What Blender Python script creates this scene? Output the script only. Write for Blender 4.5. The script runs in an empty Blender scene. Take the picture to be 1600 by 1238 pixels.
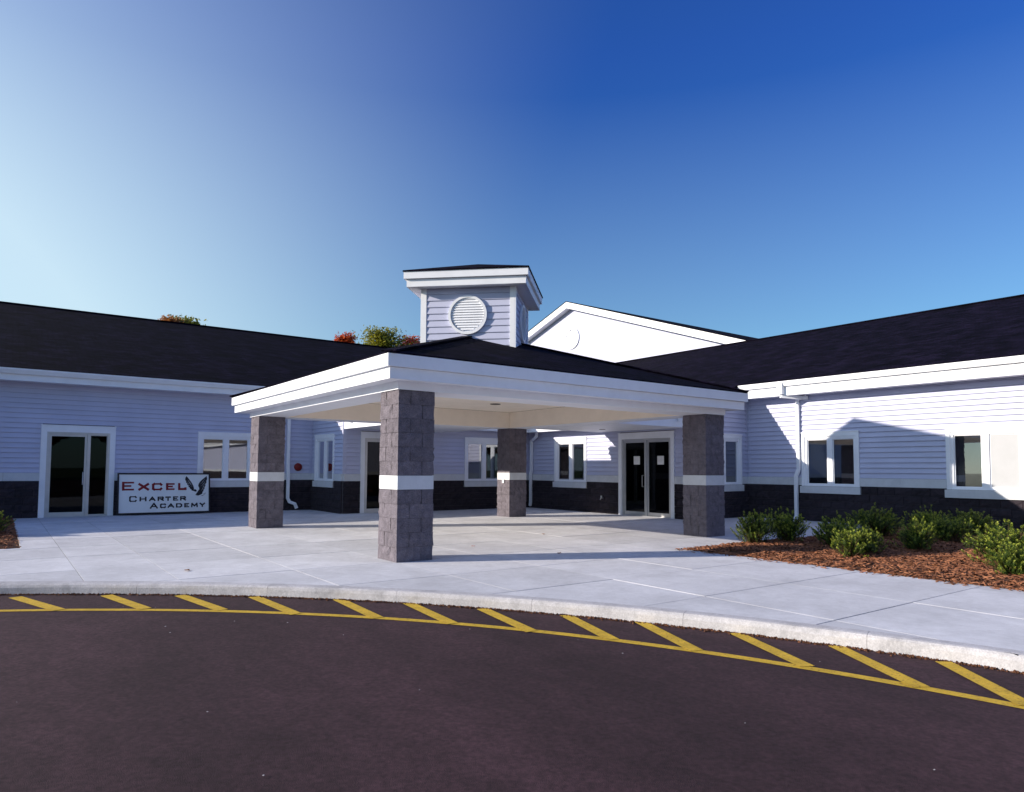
import bpy, bmesh, math, random
from mathutils import Vector, Matrix, noise
random.seed(7)
scene = bpy.context.scene
COL = scene.collection

# ------------------------------------------------------------------ camera
cd = bpy.data.cameras.new('camera'); cam = bpy.data.objects.new('camera', cd); COL.objects.link(cam)
yaw, pitch, roll = math.radians(53.71525), math.radians(3.16399), math.radians(0.356527)
F = Vector((math.cos(yaw)*math.cos(pitch), math.sin(yaw)*math.cos(pitch), math.sin(pitch)))
R = Vector((math.sin(yaw), -math.cos(yaw), 0)); U = R.cross(F)
R2 = math.cos(roll)*R + math.sin(roll)*U; U2 = -math.sin(roll)*R + math.cos(roll)*U
cam.matrix_world = Matrix.Translation((-4.5276, -8.8865, 1.3219)) @ Matrix((R2, U2, -F)).transposed().to_4x4()
cd.sensor_fit = 'HORIZONTAL'; cd.sensor_width = 36; cd.lens = 1089.14/1600*36; cd.shift_y = 53.713/1600
cd.clip_start = 0.05; cd.clip_end = 3000
scene.camera = cam

# ------------------------------------------------------------------ sky, sun, exposure
SUN = Vector((-1, .47, .362)).normalized()          # towards the sun
el = math.asin(SUN.z); az = math.atan2(SUN.x, SUN.y)
w = bpy.data.worlds.new('World'); scene.world = w; w.use_nodes = True
nt = w.node_tree; bg = nt.nodes['Background']
sky = nt.nodes.new('ShaderNodeTexSky'); sky.sky_type = 'NISHITA'; sky.sun_disc = False
sky.sun_elevation = el; sky.sun_rotation = az
sky.air_density = 1.0; sky.dust_density = 0.6; sky.ozone_density = 8.0; sky.altitude = 200
# thin autumn haze: paler towards the horizon and towards the low sun, all round the sky
def wn(t, op=None, **kw):
    n = nt.nodes.new(t)
    if op: n.operation = op
    for k, v in kw.items(): n.inputs[int(k[1:])].default_value = v
    return n
gm = wn('ShaderNodeGamma', _1=1.16); nt.links.new(sky.outputs[0], gm.inputs[0])
tc = wn('ShaderNodeTexCoord'); sp = wn('ShaderNodeSeparateXYZ'); nt.links.new(tc.outputs['Generated'], sp.inputs[0])
dt = wn('ShaderNodeVectorMath', 'DOT_PRODUCT'); dt.inputs[1].default_value = SUN; nt.links.new(tc.outputs['Generated'], dt.inputs[0])
hz = wn('ShaderNodeMapRange', _1=0.0, _2=.48, _3=.27, _4=0.0); nt.links.new(sp.outputs[2], hz.inputs[0])
s0 = wn('ShaderNodeMapRange', _1=-.1, _2=.9, _3=0.0, _4=1.0); nt.links.new(dt.outputs['Value'], s0.inputs[0])
sg = wn('ShaderNodeMath', 'POWER', _1=1.45); nt.links.new(s0.outputs[0], sg.inputs[0])
zf = wn('ShaderNodeMapRange', _1=.0, _2=.64, _3=2.4, _4=.35); nt.links.new(sp.outputs[2], zf.inputs[0])
mu = wn('ShaderNodeMath', 'MULTIPLY'); nt.links.new(sg.outputs[0], mu.inputs[0]); nt.links.new(zf.outputs[0], mu.inputs[1])
ad = wn('ShaderNodeMath', 'ADD'); nt.links.new(mu.outputs[0], ad.inputs[0]); nt.links.new(hz.outputs[0], ad.inputs[1])
mi = wn('ShaderNodeMath', 'MINIMUM', _1=.8); nt.links.new(ad.outputs[0], mi.inputs[0])
mc = wn('ShaderNodeMixRGB', _2=(5.0, 6.35, 6.95, 1)); nt.links.new(mi.outputs[0], mc.inputs[0]); tn = wn('ShaderNodeVectorMath', 'MULTIPLY'); te = wn('ShaderNodeMapRange', _1=.08, _2=.52, _3=0.0, _4=1.0); nt.links.new(sp.outputs[2], te.inputs[0]); tm = wn('ShaderNodeMixRGB', _1=(.86, 1.0, .70, 1), _2=(.56, .74, 1.04, 1)); nt.links.new(te.outputs[0], tm.inputs[0]); nt.links.new(tm.outputs[0], tn.inputs[1]); nt.links.new(gm.outputs[0], tn.inputs[0]); nt.links.new(tn.outputs[0], mc.inputs[1])
nt.links.new(mc.outputs[0], bg.inputs[0]); bg.inputs[1].default_value = 0.07
sl = bpy.data.lights.new('sun', 'SUN'); sl.energy = 3.35; sl.angle = math.radians(.5); sl.color = (1, .89, .74)
so = bpy.data.objects.new('sun', sl); COL.objects.link(so); so.rotation_euler = SUN.to_track_quat('Z', 'Y').to_euler(); so.location = (-30, 10, 20)
scene.view_settings.view_transform = 'Standard'; scene.view_settings.look = 'None'
scene.view_settings.gamma = 1; scene.view_settings.use_curve_mapping = False
scene.view_settings.exposure = 1.05

# ------------------------------------------------------------------ materials
def mat(name, col, rough=.8, var=.12, scale=3.0, fine=0, bump=0, bscale=60, objvar=0, spec=.3, metal=0, col2=None, stretch=None):
    m = bpy.data.materials.new(name); m.use_nodes = True
    n = m.node_tree.nodes; l = m.node_tree.links; b = n['Principled BSDF']
    b.inputs['Roughness'].default_value = rough; b.inputs['Specular IOR Level'].default_value = spec; b.inputs['Metallic'].default_value = metal
    geo = n.new('ShaderNodeNewGeometry'); vec = geo.outputs['Position']
    if stretch:
        mp = n.new('ShaderNodeMapping'); mp.inputs['Scale'].default_value = stretch; l.new(vec, mp.inputs[0]); vec = mp.outputs[0]
    nz = n.new('ShaderNodeTexNoise'); nz.inputs['Scale'].default_value = scale; nz.inputs['Detail'].default_value = 6; nz.inputs['Roughness'].default_value = .6; l.new(vec, nz.inputs['Vector'])
    rp = n.new('ShaderNodeValToRGB'); l.new(nz.outputs[0], rp.inputs[0])
    c2 = col2 or tuple(c*(1+var) for c in col)
    c1 = col if col2 else tuple(c*(1-var) for c in col)
    rp.color_ramp.elements[0].position = .32; rp.color_ramp.elements[1].position = .68
    rp.color_ramp.elements[0].color = (*c1, 1); rp.color_ramp.elements[1].color = (*c2, 1)
    out = rp.outputs[0]
    if fine:
        n2 = n.new('ShaderNodeTexNoise'); n2.inputs['Scale'].default_value = bscale*2.2; n2.inputs['Detail'].default_value = 3; l.new(vec, n2.inputs['Vector'])
        mr = n.new('ShaderNodeMapRange'); mr.inputs[1].default_value = .3; mr.inputs[2].default_value = .7; mr.inputs[3].default_value = 1-fine; mr.inputs[4].default_value = 1+fine; l.new(n2.outputs[0], mr.inputs[0])
        mx = n.new('ShaderNodeVectorMath'); mx.operation = 'SCALE'; l.new(out, mx.inputs[0]); l.new(mr.outputs[0], mx.inputs['Scale']); out = mx.outputs[0]
    if objvar:
        oi = n.new('ShaderNodeObjectInfo')
        mr = n.new('ShaderNodeMapRange'); mr.inputs[3].default_value = 1-objvar; mr.inputs[4].default_value = 1+objvar; l.new(oi.outputs['Random'], mr.inputs[0])
        mx = n.new('ShaderNodeVectorMath'); mx.operation = 'SCALE'; l.new(out, mx.inputs[0]); l.new(mr.outputs[0], mx.inputs['Scale']); out = mx.outputs[0]
    l.new(out, b.inputs['Base Color'])
    if bump:
        n3 = n.new('ShaderNodeTexNoise'); n3.inputs['Scale'].default_value = bscale; n3.inputs['Detail'].default_value = 5; l.new(vec, n3.inputs['Vector'])
        bp = n.new('ShaderNodeBump'); bp.inputs['Strength'].default_value = bump; bp.inputs['Distance'].default_value = .02; l.new(n3.outputs[0], bp.inputs['Height']); l.new(bp.outputs[0], b.inputs['Normal'])
    return m

def shingle_mat(name, swap):
    m = mat(name, (.0046, .0036, .0098), .95, .6, 1.6, .7, .6, 40, spec=.06)
    n = m.node_tree.nodes; l = m.node_tree.links; b = n['Principled BSDF']
    geo = n.new('ShaderNodeNewGeometry'); sep = n.new('ShaderNodeSeparateXYZ'); l.new(geo.outputs['Position'], sep.inputs[0])
    cb = n.new('ShaderNodeCombineXYZ'); l.new(sep.outputs[1 if swap else 0], cb.inputs[0]); l.new(sep.outputs[0 if swap else 1], cb.inputs[1])
    br = n.new('ShaderNodeTexBrick'); l.new(cb.outputs[0], br.inputs['Vector'])
    br.inputs['Scale'].default_value = 1; br.inputs['Brick Width'].default_value = .3; br.inputs['Row Height'].default_value = .14; br.inputs['Mortar Size'].default_value = .012
    br.inputs['Color1'].default_value = (.5, .5, .5, 1); br.inputs['Color2'].default_value = (1.9, 1.75, 1.8, 1); br.inputs['Mortar'].default_value = (.35, .35, .35, 1)
    old = b.inputs['Base Color'].links[0].from_socket
    mx = n.new('ShaderNodeVectorMath'); mx.operation = 'MULTIPLY'; l.new(old, mx.inputs[0]); l.new(br.outputs['Color'], mx.inputs[1]); l.new(mx.outputs[0], b.inputs['Base Color'])
    return m

def glass_mat(name, tint, k):
    m = bpy.data.materials.new(name); m.use_nodes = True; n = m.node_tree.nodes; l = m.node_tree.links
    n.remove(n['Principled BSDF']); o = n['Material Output']
    t = n.new('ShaderNodeBsdfTransparent'); t.inputs[0].default_value = (*tint, 1)
    g = n.new('ShaderNodeBsdfGlossy'); g.inputs['Roughness'].default_value = .015; g.inputs[0].default_value = (.9, .93, 1, 1)
    nz = n.new('ShaderNodeTexNoise'); nz.inputs['Scale'].default_value = 1.3; bp = n.new('ShaderNodeBump'); bp.inputs['Strength'].default_value = .02; bp.inputs['Distance'].default_value = .02
    geo = n.new('ShaderNodeNewGeometry'); l.new(geo.outputs['Position'], nz.inputs['Vector'])
    l.new(nz.outputs[0], bp.inputs['Height']); l.new(bp.outputs[0], g.inputs['Normal'])
    fr = n.new('ShaderNodeFresnel'); fr.inputs[0].default_value = 1.5
    mu = n.new('ShaderNodeMath'); mu.operation = 'MULTIPLY'; mu.inputs[1].default_value = k; mu.use_clamp = True; l.new(fr.outputs[0], mu.inputs[0])
    mx = n.new('ShaderNodeMixShader'); l.new(mu.outputs[0], mx.inputs[0]); l.new(t.outputs[0], mx.inputs[1]); l.new(g.outputs[0], mx.inputs[2]); l.new(mx.outputs[0], o.inputs[0])
    return m

def leaf_mat(name, c1, c2, objvar=.15):
    m = mat(name, c1, .55, 0, 9, 0, 0, objvar=objvar, col2=c2, spec=.35)
    n = m.node_tree.nodes; l = m.node_tree.links; b = n['Principled BSDF']; o = n['Material Output']
    tr = n.new('ShaderNodeBsdfTranslucent'); l.new(b.inputs['Base Color'].links[0].from_socket, tr.inputs[0])
    mx = n.new('ShaderNodeMixShader'); mx.inputs[0].default_value = .3; l.new(b.outputs[0], mx.inputs[1]); l.new(tr.outputs[0], mx.inputs[2]); l.new(mx.outputs[0], o.inputs[0])
    return m

def asphalt_mat():
    m = mat('asphalt', (.040, .0195, .0250), .93, .2, .45, .3, .3, 210)
    n = m.node_tree.nodes; l = m.node_tree.links; b = n['Principled BSDF']; geo = n.new('ShaderNodeNewGeometry')
    def layer(scale, lo, hi, p0, p1, st):
        mp = n.new('ShaderNodeMapping'); mp.inputs['Scale'].default_value = st; mp.inputs['Rotation'].default_value = (0, 0, .6); l.new(geo.outputs['Position'], mp.inputs[0])
        nz = n.new('ShaderNodeTexNoise'); nz.inputs['Scale'].default_value = scale; nz.inputs['Detail'].default_value = 8; nz.inputs['Roughness'].default_value = .68; l.new(mp.outputs[0], nz.inputs['Vector'])
        mr = n.new('ShaderNodeMapRange'); mr.inputs[1].default_value = p0; mr.inputs[2].default_value = p1; mr.inputs[3].default_value = lo; mr.inputs[4].default_value = hi; l.new(nz.outputs[0], mr.inputs[0])
        old = b.inputs['Base Color'].links[0].from_socket
        mx = n.new('ShaderNodeVectorMath'); mx.operation = 'SCALE'; l.new(old, mx.inputs[0]); l.new(mr.outputs[0], mx.inputs['Scale']); l.new(mx.outputs[0], b.inputs['Base Color'])
    layer(.9, .78, 1.24, .36, .64, (1, .2, 1)); layer(30, .62, 1.42, .34, .66, (1, 1, 1)); layer(.3, .88, 1.12, .38, .62, (1, 1, 1)); layer(6, .84, 1.14, .33, .6, (1, .7, 1))
    vo = n.new('ShaderNodeTexVoronoi'); vo.inputs['Scale'].default_value = 38; l.new(geo.outputs['Position'], vo.inputs['Vector'])
    th = n.new('ShaderNodeMath'); th.operation = 'LESS_THAN'; th.inputs[1].default_value = .035; l.new(vo.outputs['Distance'], th.inputs[0])
    old = b.inputs['Base Color'].links[0].from_socket; mx = n.new('ShaderNodeMixRGB'); mx.inputs[2].default_value = (.16, .13, .12, 1); l.new(th.outputs[0], mx.inputs[0]); l.new(old, mx.inputs[1]); l.new(mx.outputs[0], b.inputs['Base Color'])
    return m
def paint_mat():
    m = mat('yellow_paint', (.60, .39, .035), .8, .16, 7, .16, .25, 120); n = m.node_tree.nodes; l = m.node_tree.links; b = n['Principled BSDF']
    geo = n.new('ShaderNodeNewGeometry'); nz = n.new('ShaderNodeTexNoise'); nz.inputs['Scale'].default_value = 45; nz.inputs['Detail'].default_value = 6; nz.inputs['Roughness'].default_value = .7; l.new(geo.outputs['Position'], nz.inputs['Vector'])
    mr = n.new('ShaderNodeMapRange'); mr.inputs[1].default_value = .53; mr.inputs[2].default_value = .72; l.new(nz.outputs[0], mr.inputs[0])
    old = b.inputs['Base Color'].links[0].from_socket; mx = n.new('ShaderNodeMixRGB'); mx.inputs[2].default_value = (.10, .06, .03, 1); l.new(mr.outputs[0], mx.inputs[0]); l.new(old, mx.inputs[1]); l.new(mx.outputs[0], b.inputs['Base Color'])
    return m
M = dict(
    siding=mat('vinyl_siding', (.50, .52, .69), .55, .04, 1.5, 0, .02, 30, objvar=.025),
    white=mat('white_trim', (.83, .85, .91), .5, .03, 2.0, 0, .03, 40),
    ceil=mat('bounce_tinted_ceiling_panel', (.88, .80, .70), .7, .04, 2.5, 0, .03, 60),  # white ceiling paint, warm bounce off the paving put into the colour
    block=mat('split_face_block', (.147, .131, .158), .95, .22, 9, .42, .9, 55, objvar=.09),
    base=mat('shade_dark_base_block', (.03, .024, .032), .95, .22, 9, .22, .9, 55, objvar=.2),  # darker copy of the column block, deep shade put into its colour
    mortar=mat('mortar', (.11, .102, .115), .95, .15, 20),
    band=mat('precast_band', (.60, .62, .66), .85, .06, 6, .06, .2, 60, objvar=.04),
    conc=mat('broom_finished_concrete', (.565, .57, .61), .9, .09, .8, .09, .12, 90, objvar=.09),
    kerb=mat('kerb_concrete', (.46, .45, .475), .95, .14, 2.2, .14, .15, 40, objvar=.08),
    asph=asphalt_mat(),
    yellow=paint_mat(),
    grass=mat('lawn', (.05, .085, .02), .95, .3, 2, .3, .5, 30),
    soil=mat('mulch_base', (.10, .042, .022), .95, .4, 12, .4, .9, 40),
    chip=mat('mulch_chip', (.10, .032, .016), .9, 0, 9, .35, 0, 60, col2=(.40, .17, .085)),
    roofY=shingle_mat('black_shingle', False), roofX=shingle_mat('black_shingle_side', True),
    glass=glass_mat('window_glass', (.42, .45, .48), 4.5), dglass=glass_mat('tinted_door_glass', (.12, .12, .125), .35),
    alu=mat('anodised_aluminium', (.55, .56, .58), .38, .05, 4, metal=.6), dark=mat('dark_metal', (.03, .03, .035), .5),
    blind=mat('blind_slat', (.55, .54, .50), .7, .05), panel=mat('white_panel', (.42, .43, .46), .6, .03),
    red=mat('red_enamel', (.20, .012, .012), .35, .1, 8), black=mat('black_paint', (.018, .016, .022), .6), maroon=mat('maroon_paint', (.22, .012, .018), .6),
    signw=mat('sign_white', (.78, .82, .84), .5, .03), paper=mat('paper', (.72, .72, .72), .9),
    floor=mat('interior_floor', (.12, .10, .09), .6), bark=mat('bark', (.07, .05, .035), .95, .3, 12, .2, .6, 30),
    shrub=leaf_mat('shrub_leaf', (.03, .062, .010), (.09, .145, .022)), shrubtip=leaf_mat('shrub_tip_leaf', (.16, .22, .024), (.36, .40, .055)), twig=mat('twig', (.08, .05, .03), .9),
    leafR=leaf_mat('red_leaf', (.42, .03, .008), (.60, .14, .015)), leafG=leaf_mat('olive_leaf', (.13, .15, .012), (.38, .34, .02)), leafO=leaf_mat('rust_leaf', (.25, .09, .02), (.42, .17, .03)),
    lamp=mat('lamp_baffle', (.05, .045, .04), .6),
)

def stains(m, specs):
    n = m.node_tree.nodes; l = m.node_tree.links; b = n['Principled BSDF']; geo = n.new('ShaderNodeNewGeometry')
    for scale, lo, hi, p0, p1 in specs:
        nz = n.new('ShaderNodeTexNoise'); nz.inputs['Scale'].default_value = scale; nz.inputs['Detail'].default_value = 9; nz.inputs['Roughness'].default_value = .7; nz.inputs['Distortion'].default_value = .4; l.new(geo.outputs['Position'], nz.inputs['Vector'])
        mr = n.new('ShaderNodeMapRange'); mr.inputs[1].default_value = p0; mr.inputs[2].default_value = p1; mr.inputs[3].default_value = lo; mr.inputs[4].default_value = hi; l.new(nz.outputs[0], mr.inputs[0])
        old = b.inputs['Base Color'].links[0].from_socket; mx = n.new('ShaderNodeVectorMath'); mx.operation = 'SCALE'; l.new(old, mx.inputs[0]); l.new(mr.outputs[0], mx.inputs['Scale']); l.new(mx.outputs[0], b.inputs['Base Color'])
stains(M['conc'], [(2.3, .88, 1.05, .3, .6), (11, .94, 1.04, .35, .6), (.35, .93, 1.06, .35, .65)])
stains(M['kerb'], [(2.5, .72, 1.04, .3, .48), (25, .9, 1.06, .35, .6)])
stains(M['siding'], [(.9, .96, 1.02, .3, .6)]); stains(M['white'], [(2.2, .95, 1.01, .3, .55)])
# ------------------------------------------------------------------ builders
W = {}
def empty(name, loc, label, cat, group=None):
    o = bpy.data.objects.new(name, None); COL.objects.link(o); o.location = loc; W[o] = Vector(loc); o.empty_display_size = .3
    tag(o, label, cat, group); return o
def tag(o, label=None, cat=None, group=None, kind=None):
    if label: o['label'] = label
    if cat: o['category'] = cat
    if group: o['group'] = group
    if kind: o['kind'] = kind
    return o
def place(o, org, parent):
    W[o] = Vector(org); COL.objects.link(o)
    if parent is not None:
        o.parent = parent; o.location = Vector(org) - W[parent]
    else: o.location = org
def obj(name, vf, m, parent=None, org=None, smooth=False, kind=None):
    vs, fs = vf
    if org is None:
        xs = [v[0] for v in vs]; ys = [v[1] for v in vs]; zs = [v[2] for v in vs]
        org = ((min(xs)+max(xs))/2, (min(ys)+max(ys))/2, min(zs))
    me = bpy.data.meshes.new(name); me.from_pydata([(v[0]-org[0], v[1]-org[1], v[2]-org[2]) for v in vs], [], fs)
    bm = bmesh.new(); bm.from_mesh(me)
    if len(fs) < 20000: bmesh.ops.recalc_face_normals(bm, faces=bm.faces)
    bm.to_mesh(me); bm.free()
    if smooth: me.polygons.foreach_set('use_smooth', [True]*len(me.polygons))
    me.materials.append(M[m] if isinstance(m, str) else m)
    o = bpy.data.objects.new(name, me); place(o, org, parent)
    if kind: o['kind'] = kind
    return o
def inst(name, me, parent, loc, rz=0, sc=None):
    o = bpy.data.objects.new(name, me); place(o, loc, parent); o.rotation_euler = (0, 0, rz)
    if sc: o.scale = sc
    return o
class G:
    def __init__(s): s.v = []; s.f = []
    def add(s, vs, fs):
        k = len(s.v); s.v += [tuple(v) for v in vs]; s.f += [tuple(i+k for i in f) for f in fs]; return s
    def box(s, x0, x1, y0, y1, z0, z1):
        x0, x1 = sorted((x0, x1)); y0, y1 = sorted((y0, y1)); z0, z1 = sorted((z0, z1))
        return s.add([(x0,y0,z0),(x1,y0,z0),(x1,y1,z0),(x0,y1,z0),(x0,y0,z1),(x1,y0,z1),(x1,y1,z1),(x0,y1,z1)],
                     [(3,2,1,0),(4,5,6,7),(0,1,5,4),(1,2,6,5),(2,3,7,6),(3,0,4,7)])
    def prism(s, a, b):                       # two matching polygons
        n = len(a); return s.add(list(a)+list(b), [tuple(range(n))[::-1], tuple(range(n, 2*n))] + [(i, (i+1) % n, n+(i+1) % n, n+i) for i in range(n)])
    def slab(s, poly, t):                     # polygon (3d) with thickness t downwards
        return s.prism([(x, y, z-t) for x, y, z in poly], poly)
    def ring(s, pts, prof):                   # closed rectangle outline swept: prof(list of (out,z)); pts = x0,x1,y0,y1
        x0, x1, y0, y1 = pts; n = len(prof); vs = []
        for (sx, sy) in ((0,0),(1,0),(1,1),(0,1)):
            for o, z in prof: vs.append((x1+o if sx else x0-o, y1+o if sy else y0-o, z))
        fs = []
        for c in range(4):
            d = (c+1) % 4
            for i in range(n):
                j = (i+1) % n; fs.append((c*n+i, d*n+i, d*n+j, c*n+j))
        return s.add(vs, fs)
    def tube(s, path, rx, ry, n=4, up=Vector((0,0,1)), side=None):
        P = [Vector(p) for p in path]; rings = []
        for i, p in enumerate(P):
            d = ((P[min(i+1, len(P)-1)]-p).normalized() + (p-P[max(i-1, 0)]).normalized()).normalized() if 0 < i < len(P)-1 else (P[min(i+1, len(P)-1)]-P[max(i-1, 0)]).normalized()
            a = Vector(side) if side else d.orthogonal().normalized(); a = (a - d*a.dot(d)).normalized(); b = d.cross(a)
            r = []
            for k in range(n):
                t = 2*math.pi*(k+.5)/n; q = 1.414 if n == 4 else 1
                rxx = rx[i] if isinstance(rx, (list, tuple)) else rx; ryy = ry[i] if isinstance(ry, (list, tuple)) else ry
                r.append(p + a*math.cos(t)*rxx*q + b*math.sin(t)*ryy*q)
            rings.append(r)
        vs = [v for r in rings for v in r]; m = len(P)
        fs = [(i*n+k, i*n+(k+1) % n, (i+1)*n+(k+1) % n, (i+1)*n+k) for i in range(m-1) for k in range(n)] + [tuple(range(n))[::-1], tuple(range((m-1)*n, m*n))]
        return s.add(vs, fs)
    @property
    def vf(s): return s.v, s.f

class Wall:                                   # ax 'Y': wall at Y=c facing -Y, a = X ; ax 'X': wall at X=c facing -X, a = Y
    def __init__(s, ax, c): s.ax = ax; s.c = c
    def p(s, a, d, z): return (a, s.c-d, z) if s.ax == 'Y' else (s.c-d, a, z)
    def box(s, g, a0, a1, d0, d1, z0, z1):
        p = s.p(a0, d0, z0); q = s.p(a1, d1, z1); return g.box(p[0], q[0], p[1], q[1], p[2], q[2])
    def cyl(s, g, a, z, r, d0, d1, n=24, ri=0):
        o = [(math.cos(2*math.pi*i/n), math.sin(2*math.pi*i/n)) for i in range(n)]
        if ri:
            vs = []
            for c, q in o: vs += [s.p(a+c*r, d0, z+q*r), s.p(a+c*r, d1, z+q*r), s.p(a+c*ri, d1, z+q*ri), s.p(a+c*ri, d0, z+q*ri)]
            return g.add(vs, [(i*4+k, ((i+1) % n)*4+k, ((i+1) % n)*4+(k+1) % 4, i*4+(k+1) % 4) for i in range(n) for k in range(4)])
        return g.prism([s.p(a+c*r, d0, z+q*r) for c, q in o], [s.p(a+c*r, d1, z+q*r) for c, q in o])

# ------------------------------------------------------------------ setting: ground, lot, kerb, pavement
def sheet(x0, x1, y0, y1, z, n=1):
    vs = [(x0+(x1-x0)*i/n, y0+(y1-y0)*j/n, z) for j in range(n+1) for i in range(n+1)]
    return vs, [(j*(n+1)+i, j*(n+1)+i+1, (j+1)*(n+1)+i+1, (j+1)*(n+1)+i) for j in range(n) for i in range(n)]
tag(obj('ground', sheet(-600, 600, -600, 600, -.17), 'grass', org=(0, 0, -.17)), kind='structure')
LOTZ = -.122
lot = tag(obj('parking_lot', sheet(-34, 16, -50, 14, LOTZ), 'asph', org=(0, 0, LOTZ)), kind='structure')
KC, KR = Vector((-10.81, -10.12)), 12.69
def arc(c, r, t0, t1, n): return [(c.x+r*math.cos(t0+(t1-t0)*i/n), c.y+r*math.sin(t0+(t1-t0)*i/n)) for i in range(n+1)]
T0, T1 = math.radians(108), math.radians(-22)
kerb = tag(obj('kerb', (lambda a, b: ([(x, y, -.04) for x, y in a] + [(x, y, -.04) for x, y in b], [(i, i+1, len(a)+i+1, len(a)+i) for i in range(len(a)-1)]))(arc(KC, KR+.02, T0, T1, 90), arc(KC, KR+.15, T0, T1, 90)), 'mortar', org=(0, 0, -.04)), kind='structure')
nseg = 19
for i in range(nseg):
    a0 = T0+(T1-T0)*i/nseg; a1 = T0+(T1-T0)*(i+1)/nseg; e = .00012*(1 if a1 > a0 else -1)
    prof = [(.155, -.2), (-.012, -.2), (-.006, -.045), (.004, -.020), (.022, -.004), (.055, .0015), (.155, .0015)]
    ns = 12; vs = []
    for j in range(ns+1):
        t = a0+e+(a1-a0-2*e)*j/ns
        for k, (dr, z) in enumerate(prof):
            q = noise.noise(Vector((t*25, dr*40, z*40)))*.009 if 0 < k < 5 else 0
            vs.append((KC.x+(KR+dr+q)*math.cos(t), KC.y+(KR+dr+q)*math.sin(t), z+q*.4))
    n = len(prof)
    fs = [(j*n+k, j*n+(k+1) % n, (j+1)*n+(k+1) % n, (j+1)*n+k) for j in range(ns) for k in range(n)] + [tuple(range(n)), tuple(range(ns*n, (ns+1)*n))]
    obj('kerb_segment', (vs, fs), 'kerb', kerb)
# painted line and bars
YC, YR = Vector((-9.293, -9.042)), 10.06
a = arc(YC, YR-.05, math.radians(100), math.radians(-25), 100); b = arc(YC, YR+.05, math.radians(100), math.radians(-25), 100)
obj('painted_line', ([(x, y, LOTZ+.004) for x, y in a+b], [(i, i+1, 102+i, 101+i) for i in range(100)]), 'yellow', lot)
bars = [((-5.15,.95),(-4.72,-.10)),((-4.341,.586),(-4.001,-.486)),((-3.513,.16),(-3.287,-.9)),((-2.844,-.297),(-2.669,-1.403)),((-2.192,-.837),(-2.124,-2.003)),((-1.479,-1.509),(-1.539,-2.622)),((-.951,-2.135),(-1.076,-3.246)),((-.467,-2.839),(-.66,-3.907)),((.037,-3.567),(-.277,-4.541)),((.431,-4.189),(.021,-5.181)),((.786,-4.999),(.331,-5.949)),((1.087,-5.752),(.506,-6.663)),((1.304,-6.485),(.668,-7.212)),((1.45,-7.3),(.74,-7.95))]
for p, q in bars:
    p = Vector(p); q = Vector(q); d = (q-p).normalized(); s = Vector((-d.y, d.x))*.062; p = p+d*.02; q = q+d*.03
    P = [p+s, p-s, q-s+d*random.uniform(0, .03), q+s]
    obj('painted_bar', ([(v.x, v.y, LOTZ+.008) for v in P], [(0, 1, 2, 3)]), 'yellow', lot)
# pavement slabs
outline = arc(KC, KR+.157, T0, T1, 120) + [(4.74, -14.4), (4.74, -1.1), (12.86, -1.1), (12.86, 3.31), (10.31, 3.31), (10.31, 10.31), (3.51, 10.31), (3.51, 12.76), (-4.2, 12.76), (-4.2, 4.9), (-14.2, 4.9)]
def clip(poly, ax, v, keep_less):
    out = []
    for i in range(len(poly)):
        a, b = poly[i-1], poly[i]; ia = (a[ax] <= v) == keep_less; ib = (b[ax] <= v) == keep_less
        if ia != ib:
            t = (v-a[ax])/(b[ax]-a[ax]); out.append((a[0]+t*(b[0]-a[0]), a[1]+t*(b[1]-a[1])))
        if ib: out.append(b)
    return out
pave = tag(obj('pavement', ([(x, y, -.007) for x, y in outline], [tuple(range(len(outline)))]), 'mortar', org=(0, 0, -.03)), kind='structure')
GX = [-14.2, -12.7, -11.2, -9.7, -8.2, -6.7, -5.2, -3.69, -2.78, -1.4, .03, 1.49, 2.96, 4.42, 5.9, 7.37, 8.85, 10.32, 11.6, 12.9]
GY = [-15, -13.9, -12.5, -11.1, -9.7, -8.3, -6.93, -5.54, -4.13, -2.76, -1.36, .09, 1.62, 3.2, 4.7, 6.2, 7.7, 9.2, 10.6, 12.0, 12.8]
for i in range(len(GX)-1):
    for j in range(len(GY)-1):
        g = .0035
        q = outline
        for ax, v, kl in ((0, GX[i]+g, False), (0, GX[i+1]-g, True), (1, GY[j]+2.2*g, False), (1, GY[j+1]-2.2*g, True)):
            q = clip(q, ax, v, kl)
            if len(q) < 3: break
        if len(q) < 3: continue
        c = []
        for v in q:
            if not c or (abs(v[0]-c[-1][0])+abs(v[1]-c[-1][1])) > 1e-4: c.append(v)
        if len(c) > 2 and abs(c[0][0]-c[-1][0])+abs(c[0][1]-c[-1][1]) < 1e-4: c.pop()
        ar = sum(c[k-1][0]*c[k][1]-c[k][0]*c[k-1][1] for k in range(len(c)))/2
        if abs(ar) < .0004: continue
        dz = random.uniform(-.0015, .0015)
        obj('slab', G().slab([(x, y, dz) for x, y in c], .1).vf, 'conc', pave)
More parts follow.
